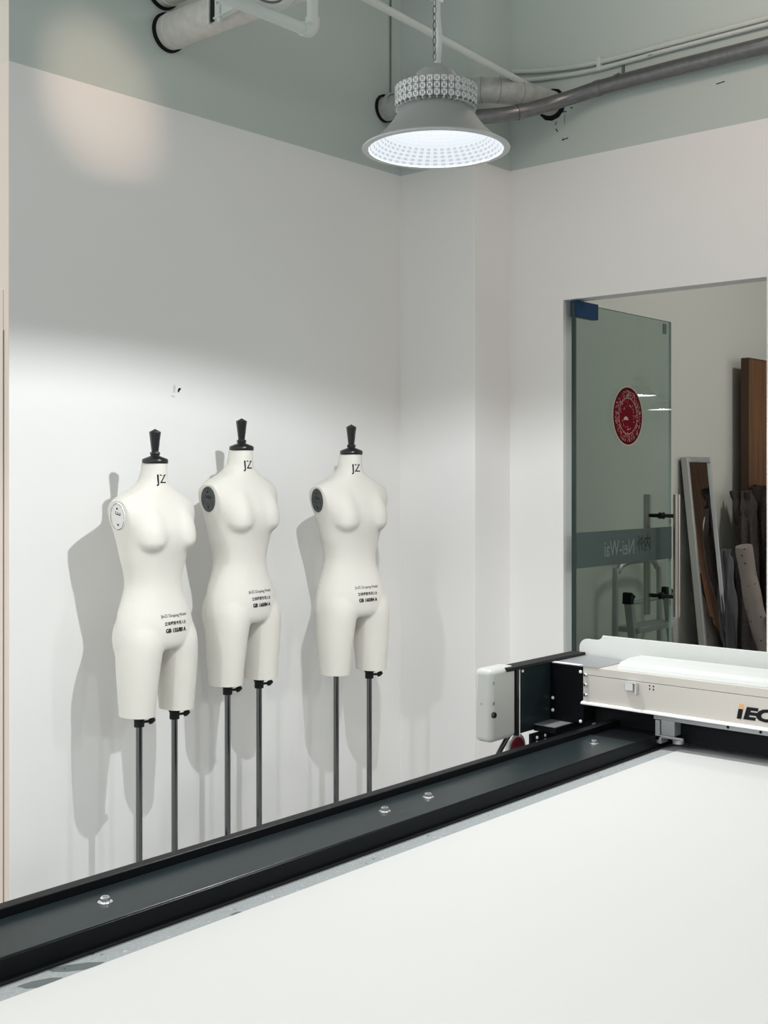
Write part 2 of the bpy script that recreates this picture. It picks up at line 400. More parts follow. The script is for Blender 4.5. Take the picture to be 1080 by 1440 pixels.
def make_form(loc, zneck, rz, label, size, white_plate, sc=1.0, knobs=(1, 1), xs=1.0):
    t = thing('dress_form', loc, label, 'mannequin', 'dress forms along the back wall')
    ORIGIN[t.name] = None                      # parts are built in the form's own coordinates
    def up(bm):
        bmesh.ops.scale(bm, vec=(sc * xs, sc, sc), verts=bm.verts); bmesh.ops.translate(bm, verts=bm.verts, vec=(0, 0, zneck)); return bm
    bd = obj('body', up(dup_bm(BODY)), M['body'], t, smooth=50)
    # neck cap with faceted handle
    b = NB()
    lathe(b, [(.0, -.002), (.0445, -.002), (.0455, .001), (.0455, .010), (.043, .0135), (.022, .0215), (.0155, .024), (.0155, .030)], cy=-.012, seg=40)
    cap = obj('neck_cap', up(b), M['black'], t, smooth=35)
    b = NB()
    lathe(b, [(.0, .026), (.0165, .026), (.0185, .031), (.0165, .036), (.0125, .037), (.0205, .100), (.0205, .103), (.0, .113)], cy=-.012, seg=8)
    obj('handle', up(b), M['black'], cap, bevel=.0012)
    for i, z in enumerate((.060, .068, .076, .084)):
        b = NB(); lathe(b, [(0, -.0004), (.0015, -.0004), (.0015, .0004), (0, .0004)], cx=.006, cy=-.012 - .0155 - (z - .06) * .11, cz=z, seg=8, axis='y')
        obj('pin', up(b), M['chrome'], cap)
    # arm plates on the oval armholes
    pm = M['plate_white'] if white_plate else M['plate_dark']
    for sx in (-1, 1):
        b = NB()
        seg = 48
        def oval(k, s): 
            a = 2 * PI * k / seg; return (.033 * s * math.cos(a), .046 * s * math.sin(a))
        R = Matrix.Rotation(0, 3, 'X')
        base = Vector((sx * .1627, .004, -.1735)); nrm = Vector((sx, 0, -.2)).normalized()
        ty = Vector((0, 1, 0)); tz = nrm.cross(ty) if sx < 0 else ty.cross(nrm)
        if tz.z < 0: tz = -tz
        tl = math.radians(14) * 1
        ty2 = ty * math.cos(tl) + tz * math.sin(tl); tz2 = tz * math.cos(tl) - ty * math.sin(tl)
        def P(u, w, h): return base + ty2 * u + tz2 * w + nrm * h
        rs = []
        for s, h in ((1, -.004), (1, .002), (.95, .0035), (.9, .003), (.88, .002)):
            rs.append([b.verts.new(P(*oval(k, s), h)) for k in range(seg)])
        for a, c in zip(rs, rs[1:]):
            for k in range(seg): b.faces.new((a[k], a[(k + 1) % seg], c[(k + 1) % seg], c[k]))
        b.faces.new(rs[-1])
        pl = obj('arm_plate', up(b), pm, t, smooth=30, label='white oval arm plate' if white_plate else 'dark grey oval arm plate')
        for (u, w) in ((.004, .026), (-.004, -.027)):
            b = NB(); c0 = [b.verts.new(P(u + .0036 * math.cos(2 * PI * k / 12), w + .0036 * math.sin(2 * PI * k / 12), .0028)) for k in range(12)]
            b.faces.new(c0); obj('screw_hole', up(b), M['print'], pl)
        b = NB()
        if white_plate:                        # printed dashed outline
            for k in range(0, seg, 1):
                if k % 12 in (0, 5): continue
                q = [P(*oval(k, .93), .0042), P(*oval(k + 1, .93), .0042), P(*oval(k + 1, .965), .0040), P(*oval(k, .965), .0040)]
                b.faces.new([b.verts.new(p) for p in q])
        for (u0, u1, w0, w1) in ((-.013, -.010, .006, .016), (-.010, .012, .006, .0085), (-.003, -.0005, .0085, .016), (.006, .012, .012, .015)):
            b.faces.new([b.verts.new(P(u, w, .0029)) for u, w in ((u0, w0), (u1, w0), (u1, w1), (u0, w1))])
        obj('plate_marking', up(b), M['print'], pl)
    # lettering
    obj('neck_lettering', up(project(text_bm('JZ', .041, bold=.0003), -.010, -.054, .038 / xs, kz=1)), M['print'], t)
    obj('hip_lettering', up(project(text_bm('JinZi Draping Model', .014), 0.004, -.498, .112 / xs, kz=1)), M['print'], t)
    obj('hip_lettering', up(project(text_bm('立体裁剪专用人台', .013, bold=.0002), 0.004, -.523, .094 / xs, kz=1)), M['print'], t)
    obj('hip_lettering', up(project(text_bm(size, .018, bold=.0008), 0.004, -.546, .090 / xs, kz=1)), M['print'], t)
    # stand
    zc = zneck + CUT * sc; YL = -.022 * sc
    for i, sx in enumerate((-1, 1)):
        x = sx * .088 * sc * xs
        b = NB(); tube(b, [(x, YL, .03), (x, YL, zc + .02)], .0105, 20); obj('pole', b, M['tube'], t, smooth=40)
        if knobs[i] is None: continue
        b = NB(); lathe(b, [(.0, zc + .002), (.0195, zc + .002), (.0195, zc - .010), (.0165, zc - .014), (.0165, zc - .036), (0, zc - .036)], cx=x, cy=YL, seg=24)
        cl = obj('pole_clamp', b, M['matt'], t, smooth=35)
        if knobs[i]:
            b = NB(); d = Vector((.82, -.35, 0)).normalized()
            tube(b, [Vector((x, YL, zc - .022)) + d * .012, Vector((x, YL, zc - .022)) + d * .034], .0042, 10)
            tube(b, [Vector((x, YL, zc - .022)) + d * .032 + Vector((0, 0, -.004)), Vector((x, YL, zc - .022)) + d * .040, Vector((x, YL, zc - .020)) + d * .052 + Vector((0, 0, .004))], [.007, .0095, .006], 10)
            obj('wing_knob', b, M['matt'], cl, smooth=40)
    b = NB(); box(b, -.2, .2, -.03, .03, .012, .032); box(b, -.2, -.16, -.2, .2, .0, .03); box(b, .16, .2, -.2, .2, .0, .03)
    obj('base', b, M['matt'], t, bevel=.003)
    t.rotation_euler.z = rz
    return t

make_form((2.4154, 3.1253, 0), H + .043, math.radians(5), 'white torso dress form with white oval arm plate, nearest the wall end', 'GB 155/80 A', True, .99, (1, 1), .89)
make_form((2.830, 3.1657, 0), H + .093, math.radians(4), 'white dress form with grey arm plate, middle of the three along the wall', 'GB 160/84 A', False, 1.0, (1, 1), .91)
make_form((3.323, 3.087, 0), H + .084, math.radians(-8), 'white dress form with dark arm plate, nearest the corner column', 'GB 160/84 A', False, 1.01, (None, 1), .92)
BODY.free()

# ------------------------------------------------------------------ cutting table
X0, X1 = .38, 3.3
tb = thing('cutting_table', (1.8, .3, 0), 'large flat cutting table with black side rail and grey felt bed', 'table')
b = NB(); box(b, X0 + .05, X1 - .05, -.80, 1.27, .55, .775); obj('bed', b, M['rail'], tb)
for x in (X0 + .15, X1 - .25):
    for y in (-.7, 1.15):
        b = NB(); box(b, x, x + .09, y, y + .09, .0, .56); obj('leg', b, M['rail'], tb, bevel=.004)
b = NB(); box(b, X0, X1, -.82, 1.298, .775, H - .621)
def stain(pts):
    f = b.faces.new([b.verts.new((x, y, H - .6207)) for x, y in pts]); f.material_index = 1
stain([(.838, 1.297), (.862, 1.290), (.886, 1.276), (.900, 1.262), (.888, 1.259), (.868, 1.262), (.850, 1.274), (.838, 1.287)])
stain([(.786, 1.282), (.806, 1.281), (.828, 1.272), (.838, 1.262), (.826, 1.258), (.802, 1.260), (.790, 1.268)])
stain([(1.112, 1.264), (1.126, 1.266), (1.132, 1.260), (1.122, 1.258), (1.114, 1.259)])
rs = random.Random(8)
for i in range(70):
    x, y, r = rs.uniform(.75, 2.4), rs.uniform(1.262, 1.295), rs.uniform(.0006, .002)
    f = b.faces.new([b.verts.new((x + r * 1.6 * math.cos(a), y + r * math.sin(a), H - .6207)) for a in (0, 1.2, 2.3, 3.3, 4.5, 5.4)]); f.material_index = 2 if i % 4 else 1
obj('felt_belt', b, [M['felt'], mat('felt_stain', (.11, .13, .13), .9), mat('felt_fleck', (.5, .52, .52), .9)], tb)
def rail_prof(y0, y1, y2, y3): return [(y0, .66), (y0, H - .5905), (y2, H - .5905), (y2, H - .576), (y3, H - .576), (y3, .66)]
b = NB(); prism(b, rail_prof(1.302, 0, 1.4185, 1.439), 'x', X0, X1); rl = obj('side_rail', b, M['rail'], tb, bevel=.0012)
b = NB(); prism(b, [(1.296, .74), (1.296, H - .6165), (1.3025, H - .6165), (1.3025, .74)], 'x', X0, X1); obj('rail_ledge', b, M['matt'], tb, bevel=.001)
b = NB(); box(b, X0, X1, -.96, -.83, .66, H - .589); obj('side_rail', b, M['rail'], tb, bevel=.0012)
b = NB(); box(b, X0, 2.333, 1.3035, 1.4175, H - .5905, H - .5885); cp = obj('cover_plate', b, M['cover'], rl, bevel=.0006)
cp['label'] = 'graphite grey cover plate on the rail'
for x in (.973, 1.56, 1.681, 2.259):
    b = NB(); lathe(b, [(.0, 0), (.0105, 0), (.0105, .001), (.0068, .0012), (.0068, .0065), (.0055, .0078), (.0034, .0078), (.0034, .0045), (0, .0045)], cx=x, cy=1.364, cz=H - .5886, seg=18)
    obj('bolt', b, M['chrome'], rl, smooth=35)
b = NB(); box(b, X0 + .01, 2.456, -.6, 1.2575, H - .621, H - .6195)
tag(obj('paper_sheet', b, M['sheet'], bevel=.0004), 'large smooth white sheet spread flat over the cutting table', 'sheet')

# ------------------------------------------------------------------ gantry of the cutting machine
ga = thing('cutting_gantry', (2.35, 1.45, H - .62), 'white and black machine gantry bridging the cutting table', 'machine')
UG = 2.291; Z = lambda z: H + z
YE = -1.0
b = NB()
box(b, UG, UG + .13, YE, 1.411, Z(-.4455), Z(-.428)); box(b, UG, UG + .13, YE, 1.411, Z(-.507), Z(-.4465)); box(b, UG + .004, UG + .126, YE + .005, 1.408, Z(-.45), Z(-.44))
beam = obj('beam', b, M['alu'], ga, bevel=.0006, label='white front beam with lettering')
b = NB(); prism(b, [(UG - .007, Z(-.5115)), (UG - .007, Z(-.5075)), (UG - .001, Z(-.5055)), (UG + .13, Z(-.5055)), (UG + .13, Z(-.5115))], 'y', YE, 1.414); obj('bottom_lip', b, M['edge'], ga, bevel=.0006)
b = NB(); box(b, UG + .008, UG + .03, YE, 1.24, Z(-.524), Z(-.5115))
lr = obj('lower_rail', b, M['grey_metal'], ga, bevel=.0008)
for y in (.90, .955, 1.0, 1.07):
    b = NB(); lathe(b, [(0, -.0006), (.0032, -.0006), (.0032, .0002), (0, .0002)], cx=UG + .008, cy=y, cz=Z(-.518), seg=12, axis='x'); obj('rail_hole', b, M['print'], lr)
b = NB(); prism(b, [(UG + .012, Z(-.428)), (UG + .016, Z(-.418)), (UG + .030, Z(-.412)), (UG + .060, Z(-.408)), (UG + .12, Z(-.408)), (UG + .125, Z(-.428))], 'y', YE, 1.332); obj('beam_cover', b, M['alu2'], ga, bevel=.001)
# bolts of the end plate
for z in (-.4455, -.468, -.491):
    b = NB(); lathe(b, [(0, -.004), (.003, -.004), (.005, -.0025), (.0055, 0), (.0055, .002), (0, .002)], cx=UG - .0005, cy=1.4035, cz=Z(z), seg=18, axis='x'); obj('bolt', b, M['chrome'], beam, smooth=40)
b = NB(); box(b, UG - .006, UG + .001, 1.283, 1.303, Z(-.468), Z(-.4495)); box(b, UG - .012, UG + .001, 1.272, 1.2755, Z(-.474), Z(-.4495)); box(b, UG - .012, UG, 1.272, 1.303, Z(-.4505), Z(-.4485))
lt = obj('latch', b, M['chrome'], beam, bevel=.0008)
for y, z in ((1.245, -.452), (1.236, -.4523), (1.245, -.459), (1.236, -.4593)):
    b = NB(); lathe(b, [(0, -.0005), (.0018, -.0005), (.0018, .0003), (0, .0003)], cx=UG, cy=y, cz=Z(z), seg=10, axis='x'); obj('screw_hole', b, M['print'], beam)
# lettering on the beam, reading along -y
def on_beam(bm, y0, z0, width=None, height=None):
    xs = [v.co.x for v in bm.verts]; zs = [v.co.z for v in bm.verts]
    kx = width / (max(xs) - min(xs)); kz = height / (max(zs) - min(zs)); zm = min(zs); xm = min(xs)
    for v in bm.verts: v.co = Vector((UG - .0007, y0 - (v.co.x - xm) * kx, z0 + (v.co.z - zm) * kz))
    return bm
b = on_beam(text_bm('ECHO', .05, shear=.2, bold=.0028), 1.0335, Z(-.4955), .142, .027); lo = obj('logo', b, M['print'], beam)
b = NB(); y0, z0 = 1.0475, Z(-.4955)
b.faces.new([b.verts.new((UG - .0007, y0 - p[0], z0 + p[1])) for p in ((.0, 0), (.010, 0), (.014, .0205), (.004, .0205))]); obj('logo', b, M['print'], beam)
b = NB(); b.faces.new([b.verts.new((UG - .0007, y0 - p[0], z0 + p[1])) for p in ((.0045, .0225), (.0145, .0225), (.0158, .030), (.0058, .030))]); obj('logo', b, M['orange'], beam, label='orange dot of the lettering')
# guards behind
def rounded(y_hi, y_lo, z0, z1, r):
    pts = [(y_lo, z0), (y_hi, z0)]
    for k in range(9):
        a = k / 8 * PI / 2; pts.append((y_hi - r + r * math.cos(a), z1 - r + r * math.sin(a)))
    return pts + [(y_lo, z1)]
pts = rounded(1.513, YE, Z(-.436), Z(-.389), .022)[:-1] + [(1.468, Z(-.389))]
pts += [(1.468 - .018 * math.sin(k / 8 * PI / 2), Z(-.377) - .012 * math.cos(k / 8 * PI / 2)) for k in range(9)] + [(YE, Z(-.377))]
b = NB(); prism(b, pts, 'x', 2.439, 2.444); obj('guard', b, M['alu2'], ga, bevel=.0008)
b = NB(); box(b, 2.42, 2.45, YE, 1.46, Z(-.455), Z(-.43)); obj('guard_channel', b, M['grey_metal'], ga)
# end carriage
b = NB(); box(b, 2.170, 2.44, 1.5, 1.528, Z(-.572), Z(-.428)); obj('carriage', b, M['cover'], ga, bevel=.001)
b = NB(); box(b, UG + .001, 2.44, 1.411, 1.5, Z(-.556), Z(-.4295)); pb = obj('carriage_plate', b, M['rail'], ga, bevel=.001)
for y, z in ((1.492, -.508), (1.492, -.536), (1.418, -.4405), (1.418, -.552)):
    b = NB(); lathe(b, [(0, -.003), (.0022, -.003), (.0036, -.0018), (.0036, .001), (0, .001)], cx=UG + .001, cy=y, cz=Z(z), seg=14, axis='x'); obj('screw', b, M['edge'], pb, smooth=40)
b = NB(); box(b, 2.119, 2.436, 1.494, 1.530, Z(-.428), Z(-.42)); ld = obj('carriage_lid', b, M['matt'], ga, bevel=.001)
b = NB(); box(b, UG - .001, 2.43, 1.370, 1.493, Z(-.4285), Z(-.4265)); obj('top_plate', b, M['grey_metal'], ga, bevel=.0005)
b = NB(); box(b, UG - .0012, UG + .014, 1.42, 1.493, Z(-.4266), Z(-.426)); obj('white_strip', b, M['edge'], ga)
b = NB(); lathe(b, [(0, -.002), (.003, -.002), (.003, .002), (0, .002)], cx=2.18, cy=1.4995, cz=Z(-.434), seg=12, axis='y'); obj('screw', b, M['edge'], ld)
b = NB(); box(b, 2.225, 2.44, 1.441, 1.5, Z(-.574), Z(-.5605)); ft = obj('carriage_foot', b, M['rail'], ga, bevel=.001)
b = NB(); box(b, 2.227, 2.44, 1.443, 1.5, Z(-.5605), Z(-.559)); obj('foot_plate', b, M['grey_metal'], ft)
b = NB(); box(b, 2.185, 2.44, 1.478, 1.486, Z(-.66), Z(-.573)); fb = obj('slide_block', b, M['rail'], ga, bevel=.001)
for x, z in ((2.205, -.583), (2.205, -.594), (2.238, -.583), (2.238, -.594)):
    b = NB(); lathe(b, [(0, -.003), (.0022, -.003), (.0036, -.0018), (.0036, .001), (0, .001)], cx=x, cy=1.478, cz=Z(z), seg=14, axis='y'); obj('screw', b, M['edge'], fb, smooth=40)
b = NB(); box(b, 2.064, 2.158, 1.5, 1.547, Z(-.577), Z(-.418)); mo = obj('motor_housing', b, M['shell'], ga, bevel=.012, seg=5, smooth=40, label='pale grey rounded motor housing')
b = NB(); box(b, 2.158, 2.166, 1.4985, 1.55, Z(-.575), Z(-.428)); obj('seal', b, M['black'], ga)
b = NB(); box(b, 2.166, 2.1685, 1.4975, 1.55, Z(-.575), Z(-.428)); obj('trim_strip', b, M['edge'], ga)
for x, z in ((2.073, -.447), (2.073, -.491)):
    b = NB(); lathe(b, [(0, -.0006), (.0032, -.0006), (.0032, .001), (0, .001)], cx=x, cy=1.5, cz=Z(z), seg=14, axis='y'); obj('screw_hole', b, M['grey_metal'], mo)
b = NB(); lathe(b, [(0, -.0006), (.003, -.0006), (.003, .001), (0, .001)], cx=2.064, cy=1.527, cz=Z(-.494), seg=14, axis='x')
obj('screw_hole', b, M['grey_metal'], mo)
b = NB(); lathe(b, [(0, -.004), (.0055, -.004), (.0065, -.002), (.0065, .002), (0, .002)], cx=2.073, cy=1.5, cz=Z(-.516), seg=18, axis='y'); obj('button', b, M['black'], mo, smooth=40)
b = NB(); tube(b, smooth_path([(2.166, 1.52, Z(-.572)), (2.140, 1.52, Z(-.590)), (2.112, 1.53, Z(-.640)), (2.105, 1.54, Z(-.72))], 8), .0055, 10); obj('cable', b, M['black'], ga, smooth=40)
b = NB(); lathe(b, [(0, -.004), (.034, -.004), (.034, .004), (0, .004)], cx=2.203, cy=1.534, cz=Z(-.615), seg=40, axis='y'); ds = obj('warning_disc', b, M['alu2'], ga, smooth=40)
b = NB(); lathe(b, [(0, -.0055), (.0265, -.0055), (.028, -.003), (0, -.003)], cx=2.203, cy=1.534, cz=Z(-.616), seg=40, axis='y'); obj('disc_centre', b, M['red'], ds, label='dark red centre of the disc')
# roller bracket under the beam
b = NB(); box(b, UG + .0, UG + .004, 1.222, 1.232, Z(-.566), Z(-.524)); box(b, UG, UG + .03, 1.218, 1.232, Z(-.573), Z(-.556)); box(b, UG, UG + .006, 1.168, 1.225, Z(-.560), Z(-.555)); box(b, UG + .006, UG + .04, 1.19, 1.222, Z(-.555), Z(-.524))
obj('roller_bracket', b, M['grey_metal'], ga, bevel=.0008)
b = NB(); lathe(b, [(0, -.004), (.012, -.004), (.012, .004), (0, .004)], cx=UG + .02, cy=1.188, cz=Z(-.567), seg=24); obj('roller', b, M['grey_metal'], ga, smooth=40)
b = NB(); box(b, UG + .035, UG + .12, YE, 1.40, Z(-.572), Z(-.524)); obj('tool_bar', b, M['rail'], ga)

ga.location = (2.491, 1.537, H - .6572); ga.scale = (1.06, 1.06, 1.06)      # the machine's real size and place on its rail

# ------------------------------------------------------------------ pendant lamp
LX, LY, LZ = 2.224, 1.781, H + .786
def make_lamp(loc, label, hang):
    t = thing('pendant_lamp', loc, label, 'lamp', 'high bay pendant lamps')
    ORIGIN[t.name] = None
    b = NB(); lathe(b, [(.163, .0), (.1775, .0), (.1785, .0025), (.1765, .005), (.165, .006), (.160, .004)], seg=96); obj('rim', b, M['rim'], t, smooth=30)
    b = NB(); lathe(b, [(.166, .004), (.158, .012), (.142, .026), (.122, .046), (.104, .068), (.092, .088), (.086, .098)], seg=96); obj('shade', b, M['shade'], t, smooth=40)
    b = NB(); prof = []
    n = 12; key = [(.160, .004), (.134, .026), (.113, .046), (.094, .068), (.079, .091)]
    for i in range(n + 1):
        q = i / n * 4; a = min(int(q), 3); f = q - a
        r0 = key[a][0] + (key[a + 1][0] - key[a][0]) * f; z0 = key[a][1] + (key[a + 1][1] - key[a][1]) * f
        prof.append((r0, z0))
        if i < n: prof.append((r0 - .0018, z0 + .0058))
    lathe(b, prof, seg=96, ripple=lambda i, k: .0012 * (k % 2) * (i % 2))
    b.faces.ensure_lookup_table()
    for j, f in enumerate(b.faces):
        i, k = divmod(j, 96)
        f.material_index = (2 if k % 2 == 0 and i < 9 else 1) if i % 2 == 0 else 0
    rf = obj('reflector', b, [M['refl'], M['refl_groove'], M['refl_dot']], t)
    b = NB(); lathe(b, [(0, .082), (.045, .083), (.068, .087), (.078, .0905)], seg=40); obj('led_lens', b, M['led'], t, smooth=60)
    b = NB(); lathe(b, [(0, .094), (.078, .094), (.078, .150), (.062, .160), (.050, .178), (.046, .186), (.020, .202), (.014, .206), (0, .206)], seg=48); obj('driver_housing', b, M['shade'], t, smooth=30)
    b = NB()
    nf = 36
    for k in range(nf):
        a = 2 * PI * k / nf; R = Matrix.Rotation(a, 3, 'Z')
        vs = box(b, .078, .098, -.0008, .0008, .096, .150)
        for j in range(3):
            z = .102 + j * .0165
            vs += box(b, .0945, .099, -.0072, -.0030, z, z + .0145) + box(b, .0945, .099, .0030, .0072, z, z + .0145) + box(b, .0945, .099, -.0072, .0072, z, z + .004) + box(b, .0945, .099, -.0072, .0072, z + .011, z + .0148)
        for v in vs: v.co = R @ v.co
    obj('heat_sink', b, M['fin'], t)
    b = NB(); tube(b, [(.004, 0, .204), (.004, 0, .228)], .006, 12); obj('hook_stem', b, M['fin'], t, smooth=40)
    b = NB()
    z = .225; i = 0
    while z < hang:
        pts = []
        for k in range(13):
            a = 2 * PI * k / 12; r, h = .0045 * math.cos(a), .011 * math.sin(a)
            pts.append((-.006 + (r if i % 2 else 0), (0 if i % 2 else r), z + h))
        tube(b, pts, .0014, 6, cap=False); z += .0185; i += 1
    obj('chain', b, M['steel'], t, smooth=60)
    b = NB(); pts = [(.005, 0, .205), (.010, .002, .225), (.016, .004, .25), (.018, .004, .28), (.011, .004, .33), (.010, .003, .40), (.013, .003, .6)] + [(.010, .003, z) for z in (1.0, hang)]
    tube(b, smooth_path(pts, 6), .0078, 12); cd = obj('cord', b, M['conduit'], t, smooth=60)
    b = NB(); box(b, -.010, .022, -.006, .010, .362, .366); obj('cable_tie', b, M['edge'], cd)
    return t
lamp = make_lamp((LX, LY, LZ), 'grey round pendant lamp with glowing white reflector, hanging before the wall', CEIL - LZ)
def place_lamp(x, y, label):
    c = copy_tree(lamp); c.location = (x, y, LZ); c['label'] = label
    for ch in c.children:
        if ch.name.startswith('reflector'):
            ch.data = ch.data.copy()
            for i in range(3): ch.data.materials[i] = M['refl_far']
    return c
place_lamp(10.355, -.43, 'lamp showing as the upper bright streak reflected in the glass door')
place_lamp(12.70, -1.43, 'lamp showing as the lower bright streak reflected in the glass door')

# ------------------------------------------------------------------ pipes under the ceiling
def pipe_thing(name, label, m, pts, r, n=6, seg=20, cat='pipe'):
    t = thing(name, pts[0], label, cat)
    b = NB(); tube(b, smooth_path(pts, n), r, seg); obj('pipe_run', b, m, t, smooth=50)
    return t
def big_pipe(x, z, label):
    t = pipe_thing('drain_pipe', label, M['pipe'], [(x, VW + .02, z), (x, 1.5, z)], .062, 1, 40)
    b = NB(); lathe(b, [(.062, .0), (.0705, .0), (.0705, .012), (.062, .012)], cx=x, cy=VW - .0125, cz=z, seg=40, axis='y'); obj('wall_ring', b, M['print'], t, smooth=30, label='dark gap where the pipe enters the wall')
    b = NB(); lathe(b, [(.062, .0), (.0645, .002), (.0645, .01), (.062, .012)], cx=x, cy=VW - .045, cz=z, seg=40, axis='y'); obj('collar', b, M['pipe'], t, smooth=30)
    return t
big_pipe(2.690, H + 1.598, 'thick pale pipe leaving the back wall, the lower of two')
big_pipe(2.665, H + 1.745, 'thick pale pipe leaving the back wall, the upper of two')
# hanger: slotted channel and plate
t = thing('pipe_hanger', (2.66, 3.02, H + 1.8), 'white slotted channel bracket clamped to the thick pale pipes', 'bracket')
b = NB(); box(b, 2.612, 2.628, 3.075, 3.085, H + 1.53, CEIL); box(b, 2.612, 2.628, 3.035, 3.045, H + 1.53, CEIL); obj('hanger_rod', b, M['conduit'], t, bevel=.001)
b = NB(); box(b, 2.618, 2.622, 3.046, 3.074, H + 1.535, CEIL); obj('hanger_back', b, M['matt'], t)
b = NB(); prism(b, [(3.034, H + 1.535), (3.034, H + 1.580), (2.90, H + 1.600), (2.90, H + 1.548)], 'x', 2.606, 2.613); ch = obj('channel', b, M['conduit'], t, bevel=.002)
b = NB(); prism(b, [(3.034, H + 1.530), (2.90, H + 1.543), (2.90, H + 1.548), (3.034, H + 1.535)], 'x', 2.596, 2.62); obj('channel_flange', b, M['conduit'], ch)
b = NB(); box(b, 2.598, 2.612, 3.005, 3.018, H + 1.515, H + 1.575); obj('clip', b, M['conduit'], ch, bevel=.002)
for y in (2.985, 2.955, 2.925):
    b = NB(); lathe(b, [(0, -.003), (.006, -.003), (.006, .002), (0, .002)], cx=2.606, cy=y, cz=H + 1.573, seg=12, axis='x'); obj('screw', b, M['conduit'], ch)
b = NB(); box(b, 2.60, 2.80, 2.90, 3.03, H + 1.6635, H + 1.680); obj('saddle', b, M['conduit'], t, bevel=.002)
# conduit with elbow
t = thing('elbow_conduit', (2.3, 2.615, H + 1.395), 'white conduit turning upwards at a rounded elbow beside the bracket', 'pipe')
b = NB(); tube(b, [(2.12, 2.615, H + 1.395), (2.625, 2.615, H + 1.395)], .018, 20); obj('pipe_run', b, M['conduit'], t, smooth=50)
b = NB(); pts = [(2.60, 2.615, H + 1.395)] + [(2.615 + .03 * math.sin(a * PI / 16), 2.615, H + 1.425 - .03 * math.cos(a * PI / 16)) for a in range(9)] + [(2.645, 2.615, H + 1.44)]
tube(b, pts, .0225, 20); obj('elbow', b, M['conduit'], t, smooth=50)
b = NB(); tube(b, [(2.645, 2.615, H + 1.43), (2.645, 2.615, CEIL)], .018, 20); obj('pipe_run', b, M['conduit'], t, smooth=50)
b = NB(); tube(b, [Vector((2.34, 2.70, CEIL))] + smooth_path([(2.36, 2.68, H + 1.58), (2.389, 2.665, H + 1.49), (2.44, 2.66, H + 1.446), (2.52, 2.66, H + 1.449), (2.591, 2.66, H + 1.482), (2.65, 2.66, H + 1.56)], 8) + [Vector((2.68, 2.66, CEIL))], .009, 10)
tag(obj('cable_loop', b, M['conduit'], smooth=50), 'pale cable sagging in a shallow loop above the elbow conduit', 'cable')
b = NB(); tube(b, [Vector((2.40, 2.685, CEIL))] + smooth_path([(2.41, 2.685, H + 1.58), (2.43, 2.685, H + 1.50), (2.47, 2.685, H + 1.472), (2.53, 2.685, H + 1.474), (2.58, 2.685, H + 1.50), (2.62, 2.685, H + 1.57)], 8) + [Vector((2.64, 2.685, CEIL))], .004, 10)
tag(obj('cable_loop', b, M['steel'], smooth=50), 'thinner darker cable looping just inside the pale one', 'cable')
# wrapped pipe in the corner
pts = [(3.875, VW + .02, H + 1.600), (3.872, 3.2, H + 1.592), (3.88, 3.0, H + 1.585), (3.90, 2.88, H + 1.580), (3.97, 2.81, H + 1.578), (4.08, 2.78, H + 1.578), (UB + .02, 2.765, H + 1.582)]
t = pipe_thing('wrapped_pipe', 'pale cloth-wrapped pipe running behind the lamp into the right wall', M['wrap'], pts, .052, 8, 32)
b = NB(); lathe(b, [(.052, 0), (.060, 0), (.060, .012), (.052, .012)], cx=3.875, cy=VW - .0125, cz=H + 1.602, seg=32, axis='y'); obj('wall_ring', b, M['print'], t, smooth=30)
b = NB(); lathe(b, [(.052, 0), (.0575, .001), (.0575, .018), (.052, .02)], cx=3.875, cy=VW - .06, cz=H + 1.602, seg=32, axis='y'); obj('collar', b, M['wrap'], t, smooth=30)
b = NB(); lathe(b, [(.0, 0), (.068, 0), (.068, .002), (.0, .002)], cx=UB - .002, cy=2.762, cz=H + 1.575, seg=12, axis='x'); obj('wall_ring', b, M['print'], t)
b = NB()
for k, f in enumerate((.30, .52, .62, .75)):
    P = smooth_path(pts, 8); i = int(f * (len(P) - 1)); d = (P[i + 1] - P[i]).normalized()
    tube(b, [P[i] - d * .001, P[i] + d * .001], .0527, 32)
obj('seam', b, M['faint'], t)
# galvanised pipe
pts = [(3.90, 3.20, H + 1.515), (3.86, 2.92, H + 1.466), (3.95, 2.76, H + 1.473), (4.12, 2.645, H + 1.540), (4.188, 2.48, H + 1.580), (4.195, 2.2, H + 1.587)]
t = thing('steel_pipe', (4.19, 2.2, H + 1.6), 'dark galvanised pipe along the top of the right wall, bending behind the lamp', 'pipe')
b = NB(); tube(b, smooth_path(pts, 8) + [Vector((4.195, -3.0, H + 1.587))], .030, 24); obj('pipe_run', b, M['steel'], t, smooth=50)
P = smooth_path(pts, 8)
for i in (17, 31):
    d = (P[i + 1] - P[i]).normalized(); b = NB(); tube(b, [P[i] - d * .012, P[i] + d * .012], .0325, 24); obj('coupling', b, M['steel'], t, smooth=40)
for y in (2.42, .9):
    b = NB(); tube(b, [(4.195, y - .008, H + 1.587), (4.195, y + .008, H + 1.587)], .0325, 24); box(b, 4.19, UB, y - .006, y + .006, H + 1.614, H + 1.621); box(b, UB - .005, UB, y - .006, y + .006, H + 1.625, H + 1.665); obj('pipe_clip', b, M['steel'], t, smooth=40)
